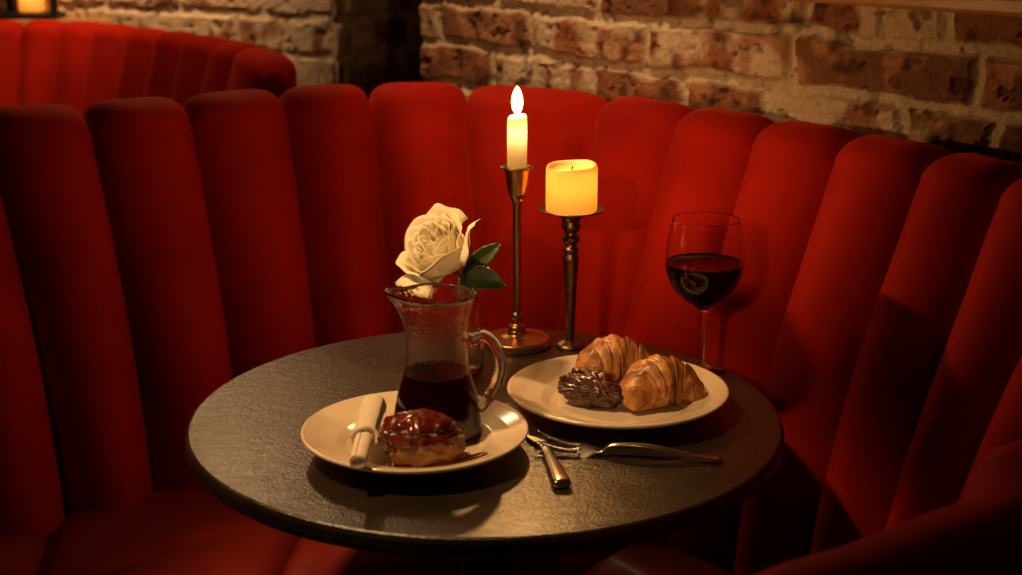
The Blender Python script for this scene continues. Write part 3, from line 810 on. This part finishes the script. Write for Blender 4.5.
# sepals, stem, leaves
sep = []
for k in range(5):
    a = 2*PI*k/5; pts = []
    for j in range(7):
        t = j/6; pts.append(Q @ Vector(((.006+.024*t)*math.cos(a), (.006+.024*t)*math.sin(a), -.031-.004*math.sin(t*3)+.010*t))+HC)
    sep.append(tube_data(pts, [.004*(1-abs(2*j/6-.7)**2*.5)*(1-.9*j/6)+.0004 for j in range(7)], seg=8, flat=(.25, 1), up=axis))
mesh('sepal', *join(*sep), LEAF, rose)
stem_pts = bezier([base_pt+axis*.004, base_pt-axis*.012+Vector((.004, 0, -.004)), Vector((-.052, 1.585, .850)), Vector((-.060, 1.598, .80)), Vector((-.078, 1.600, .752))], 28)
tube('stem', stem_pts, .0021, STEMM, rose, seg=10)
def leaf(root, tip, width, sag, label=None):
    root = Vector(root); tip = Vector(tip); ax = (tip-root); L = ax.length; ax.normalize()
    side = ax.cross(Vector((0.25, -.75, .6))).normalized(); nrm = side.cross(ax)
    nu, nv = 8, 20; vs, fs = [], []
    for i in range(nv+1):
        t = i/nv; w = width*math.sin(PI*t**.8)**.8*(1+.09*(i % 2))
        c0 = root+ax*L*t+nrm*(-sag*math.sin(PI*t))
        for j in range(nu+1):
            u = j/nu*2-1; vs.append(c0+side*w*u+nrm*(abs(u)*w*.28+.0006*math.cos(t*40)*abs(u)))
    for i in range(nv):
        for j in range(nu): fs.append([i*(nu+1)+j, i*(nu+1)+j+1, (i+1)*(nu+1)+j+1, (i+1)*(nu+1)+j])
    o = mesh('leaf', vs, fs, LEAF, rose)
    s = o.modifiers.new('thick', 'SOLIDIFY'); s.thickness = .0006; s.offset = 0
lr = at(462, 276, Y=1.565)
leaf(lr, at(501, 243, Y=1.60), .0105, -.004)
leaf(lr+Vector((0, 0, -.003)), at(506, 286, Y=1.55), .0150, -.005)
leaf(lr, at(470, 293, Y=1.53), .008, .004)
tube('leaf_stalk', [stem_pts[10], lr], .0013, STEMM, rose, seg=8)

# ------------------------------------------------------------------ taper candlestick
BX, BY = .0075, 1.722
cs = thing('candlestick', 'tall slender brass candlestick holding the lit taper candle', 'candlestick', (BX, BY, TZ))
lathe('base', [(0, 0), (.0415, 0), (.0428, .0015), (.0430, .007), (.0420, .0100), (.0395, .0112), (.036, .0108), (.030, .0115), (.020, .0128), (.0125, .0155), (.0110, .021), (0, .021)], BRASS, cs, seg=80)
lathe('stem', [(0, .019), (.0105, .019), (.0115, .022), (.0105, .026), (.0068, .029), (.0056, .034), (.0078, .037), (.0078, .041), (.0054, .045), (.0052, .060), (.0054, .178), (.0060, .184), (.0075, .187), (.0075, .190), (0, .1915)], BRASS, cs, seg=48)
lathe('cup', [(0, .189), (.0080, .190), (.0108, .196), (.0132, .207), (.0148, .219), (.0158, .2265), (.0205, .2285), (.0212, .2295), (.0205, .2305), (.0150, .2300), (.0138, .2285), (.0125, .215), (0, .213)], BRASS, cs, seg=64)
tc = thing('taper_candle', 'lit ivory taper candle burning in the tall brass candlestick', 'candle', (BX, BY, TZ))
lathe('wax_body', [(0, .2140), (.0115, .2140), (.0120, .224), (.0123, .240), (.0122, .284), (.0118, .2905), (.0105, .2925), (.0085, .2905), (.005, .2885), (0, .288)], WAX, tc, seg=48, fn=lambda r, z, a: (r, z+(.0016*math.sin(a+1) if z > .27 else 0)))
tube('wick', [(0, 0, .287), (.0004, 0, .294), (.0014, 0, .300)], .0008, WICK, tc, seg=8)
lathe('flame', [(0, .2935), (.0035, .296), (.0060, .301), (.0072, .307), (.0072, .311), (.0064, .317), (.0046, .3225), (.0025, .3265), (.0008, .3285), (0, .3290)], FLAME, tc, seg=32)

# ------------------------------------------------------------------ pillar candle stand
PX, PY = .0745, 1.715
cs2 = thing('candlestick', 'shorter turned bronze candle stand with a flat dish', 'candlestick', (PX, PY, TZ))
lathe('base', [(0, 0), (.017, 0), (.018, .002), (.016, .005), (.008, .009), (0, .010)], BRONZE, cs2, seg=48)
lathe('turned_stem', [(0, .008), (.0052, .009), (.0060, .030), (.0075, .070), (.0092, .105), (.0100, .116), (.0088, .119), (.0078, .122), (.0098, .125), (.0102, .128), (.0078, .131), (.0072, .134), (.0105, .138), (.0112, .142), (.0080, .146), (.0074, .149), (.0110, .153), (.0122, .157), (.0110, .160), (.0100, .163), (.0135, .168), (.0150, .171), (.012, .1735), (0, .174)], BRONZE, cs2, seg=48)
lathe('dish', [(0, .1730), (.020, .1730), (.034, .1748), (.0400, .1768), (.0408, .1778), (.0400, .1786), (.034, .1768), (.020, .1755), (0, .1755)], BRONZE, cs2, seg=72)
pc = thing('pillar_candle', 'short thick glowing pillar candle on the bronze stand', 'candle', (PX, PY, TZ+.1758))
def wavy(r, z, a): return r, z+(.0022*math.sin(a*1.0+.6)+.0008*math.sin(3*a) if z > .05 else 0)
lathe('wax_body', [(0, 0), (.0300, 0), (.0315, .002), (.0318, .010), (.0316, .053), (.0305, .0565), (.0285, .0575), (.0262, .0560), (.024, .0515), (.018, .0492), (0, .0485)], GLOWWAX, pc, seg=72, fn=wavy)
tube('wick', [(0, 0, .047), (.0003, 0, .052), (.001, 0, .056)], .0008, WICK, pc, seg=8)

# ------------------------------------------------------------------ cutlery
kn = thing('table_knife', 'steel table knife lying between the two plates', 'knife', (0, 0, 0))
ka = Vector((-.008, 1.497, TZ+.0022)); kb = Vector((.0335, 1.368, TZ+.0040)); kc = Vector((.0495, 1.262, TZ+.0052))
def flat_sweep(name, pts, ws, ts_, mat, parent, seg=20, power=3.2, roll=None):
    vs, fs = [], []; n = len(pts); pts = [Vector(p) for p in pts]
    for i, p in enumerate(pts):
        t = (pts[min(i+1, n-1)]-pts[max(i-1, 0)]).normalized()
        s = t.cross(Vector((0, 0, 1))).normalized(); w = s.cross(t)
        if roll: s, w = s*math.cos(roll)+w*math.sin(roll), w*math.cos(roll)-s*math.sin(roll)
        for k in range(seg):
            a = 2*PI*k/seg; ca, sa = math.cos(a), math.sin(a)
            ca = math.copysign(abs(ca)**(2/power), ca); sa = math.copysign(abs(sa)**(2/power), sa)
            vs.append(p+s*ca*ws[i]+w*sa*ts_[i])
    for i in range(n-1):
        for k in range(seg): fs.append([i*seg+k, i*seg+(k+1) % seg, (i+1)*seg+(k+1) % seg, (i+1)*seg+k])
    fs += [list(range(seg))[::-1], [(n-1)*seg+k for k in range(seg)]]
    return mesh(name, vs, fs, mat, parent)
bp = [ka.lerp(kb, t) for t in (0, .02, .08, .2, .4, .6, .8, .92, 1)]
flat_sweep('blade', bp, [.0070, .0095, .0112, .0118, .0112, .0104, .0092, .0076, .0050], [.0007, .0008, .0010, .0010, .0011, .0012, .0013, .0018, .0028], BLADE, kn, power=2.2)
hp_ = [kb.lerp(kc, t) for t in (-.02, .02, .06, .10, .3, .5, .7, .85, .94, .985, 1)]
flat_sweep('handle', hp_, [.0045, .0062, .0064, .0056, .0062, .0072, .0082, .0092, .0096, .0088, .006], [.0028, .0038, .0040, .0034, .0038, .0041, .0044, .0046, .0046, .0042, .003], STEEL, kn, power=2.6)
fk = thing('dinner_fork', 'steel dinner fork lying in front of the croissant plate', 'fork', (0, 0, 0))
he = Vector((.2115, 1.331, TZ+.0032)); nkp = Vector((.092, 1.347, TZ+.0050)); hd = Vector((.070, 1.350, TZ+.0032))
hpts = bezier([he, he.lerp(nkp, .25)+Vector((0, 0, .003)), he.lerp(nkp, .62)+Vector((0, 0, .0095)), nkp+Vector((.012, 0, .0072)), nkp, nkp+(hd-nkp)*.35], 30)
nh = len(hpts)
ws = [.0066 if i < 1 else .0072-(.0046)*min(1, i/(nh*.72)) for i in range(nh)]
flat_sweep('handle', hpts, ws, [.0016]*nh, STEEL, fk, power=2.6, roll=0)
fdir = Vector((-1, .16, 0)).normalized(); fs_ = Vector((.16, 1, 0)).normalized()
ROLL = math.radians(34)
flat_sweep('palm', [nkp+Vector((.004, 0, 0)), nkp+fdir*.004, nkp+fdir*.010, nkp+fdir*.016+Vector((0, 0, -.001)), hd+fdir*.001, hd+fdir*.004], [.0026, .0034, .0068, .0104, .0118, .0112], [.0015, .0014, .0012, .0011, .0010, .0007], STEEL, fk, power=2.4, roll=ROLL)
fside = fs_*math.cos(ROLL)+Vector((0, 0, 1))*math.sin(ROLL)
for k in range(4):
    o_ = (k-1.5)*.0068; sp_ = (k-1.5)*.0042
    p = [hd+fside*o_*.95+Vector((.001, 0, 0)), hd+fdir*.012+fside*o_*1.05+Vector((0, 0, -.001)), hd+fdir*.030+fside*(o_*1.1+sp_*.5)+Vector((0, 0, .0010)), hd+fdir*.046+fside*(o_*1.15+sp_)+Vector((0, 0, .0052))]
    lift = max(0, TZ+.0012-min(q.z for q in p)); p = [q+Vector((0, 0, max(0, TZ+.0013-q.z))) for q in p]
    pp = bezier(p, 15); tube('tine', pp, [.0016]*(len(pp)-4)+[.0014, .0011, .0008, .0004], STEEL, fk, seg=8)

# ------------------------------------------------------------------ light
def lamp(name, typ, loc, energy, col, **kw):
    l = bpy.data.lights.new(name, typ); l.energy = energy; l.color = col
    for k, v in kw.items(): setattr(l, k, v)
    o = bpy.data.objects.new(name, l); COL.objects.link(o); o.location = loc; return o
def aim(o, tgt):
    o.rotation_euler = (Vector(tgt)-o.location).to_track_quat('-Z', 'Y').to_euler()
WARM = (1, .56, .22)
lamp('taper_flame_light', 'POINT', (BX, BY, TZ+.3085), 3.1, (1, .50, .155), shadow_soft_size=.006)
lamp('taper_wax_glow', 'POINT', (BX, BY, TZ+.272), .04, (1, .62, .25), shadow_soft_size=.004)  # added light inside the wax, stands in for flame light scattered through it
lamp('pillar_glow_light', 'POINT', (PX, PY, TZ+.1758+.036), .115, (1, .47, .12), shadow_soft_size=.008)
lamp('lantern_light', 'POINT', (lp.x, lp.y, 1.006+.045), .10, (1, .5, .16), shadow_soft_size=.008)
k = lamp('front_spot', 'SPOT', (-.42, -.35, 1.50), 52, (1, .56, .23), shadow_soft_size=.035, spot_size=math.radians(22), spot_blend=1.0); aim(k, (.10, 1.80, .93))  # unseen frontal spot, added to throw the pillar's shadow onto the booth
k = lamp('pendant_spot', 'SPOT', (-.78, 1.12, 2.25), 112, (1, .56, .22), shadow_soft_size=.05, spot_size=math.radians(31), spot_blend=.8); aim(k, (-.15, 1.46, .75))
k = lamp('wall_washer', 'SPOT', (-.25, 1.9, 2.3), 62, (1, .60, .27), shadow_soft_size=.05, spot_size=math.radians(48), spot_blend=.95); aim(k, (.12, 2.46, 1.16))
k = lamp('left_wall_washer', 'SPOT', (-.98, 3.12, 2.40), 130, (1, .58, .26), shadow_soft_size=.05, spot_size=math.radians(62), spot_blend=.95); aim(k, (-.93, 3.90, 1.20))
k = lamp('far_lamp', 'POINT', (-.66, 3.0, 1.72), 11, (1, .62, .29), shadow_soft_size=.05)
lamp('recess_fill', 'POINT', (-.25, 3.75, 2.1), 55, (1, .58, .25), shadow_soft_size=.06)  # added fill light, only brightens the bricks in the recess

w = bpy.data.worlds.new('room_air'); sc.world = w; w.use_nodes = True
w.node_tree.nodes['Background'].inputs[0].default_value = (1, .6, .35, 1); w.node_tree.nodes['Background'].inputs[1].default_value = .002

# ------------------------------------------------------------------ camera
cam = bpy.data.cameras.new('camera'); co = bpy.data.objects.new('camera', cam); COL.objects.link(co)
cam.sensor_width = 36; cam.lens = F/1022*36; cam.clip_start = .05
co.location = (0, 0, CZ); co.rotation_euler = (PI/2-TH, 0, 0)
cam.dof.use_dof = True; cam.dof.focus_distance = 1.62; cam.dof.aperture_fstop = 5.0
sc.camera = co
sc.view_settings.view_transform = 'Standard'; sc.view_settings.look = 'None'
sc.view_settings.exposure = 0; sc.view_settings.gamma = 1; sc.view_settings.use_curve_mapping = False
sc.cycles.use_denoising = True
sc.cycles.max_bounces = 14; sc.cycles.transmission_bounces = 12; sc.cycles.transparent_max_bounces = 12
sc.cycles.sample_clamp_indirect = 4
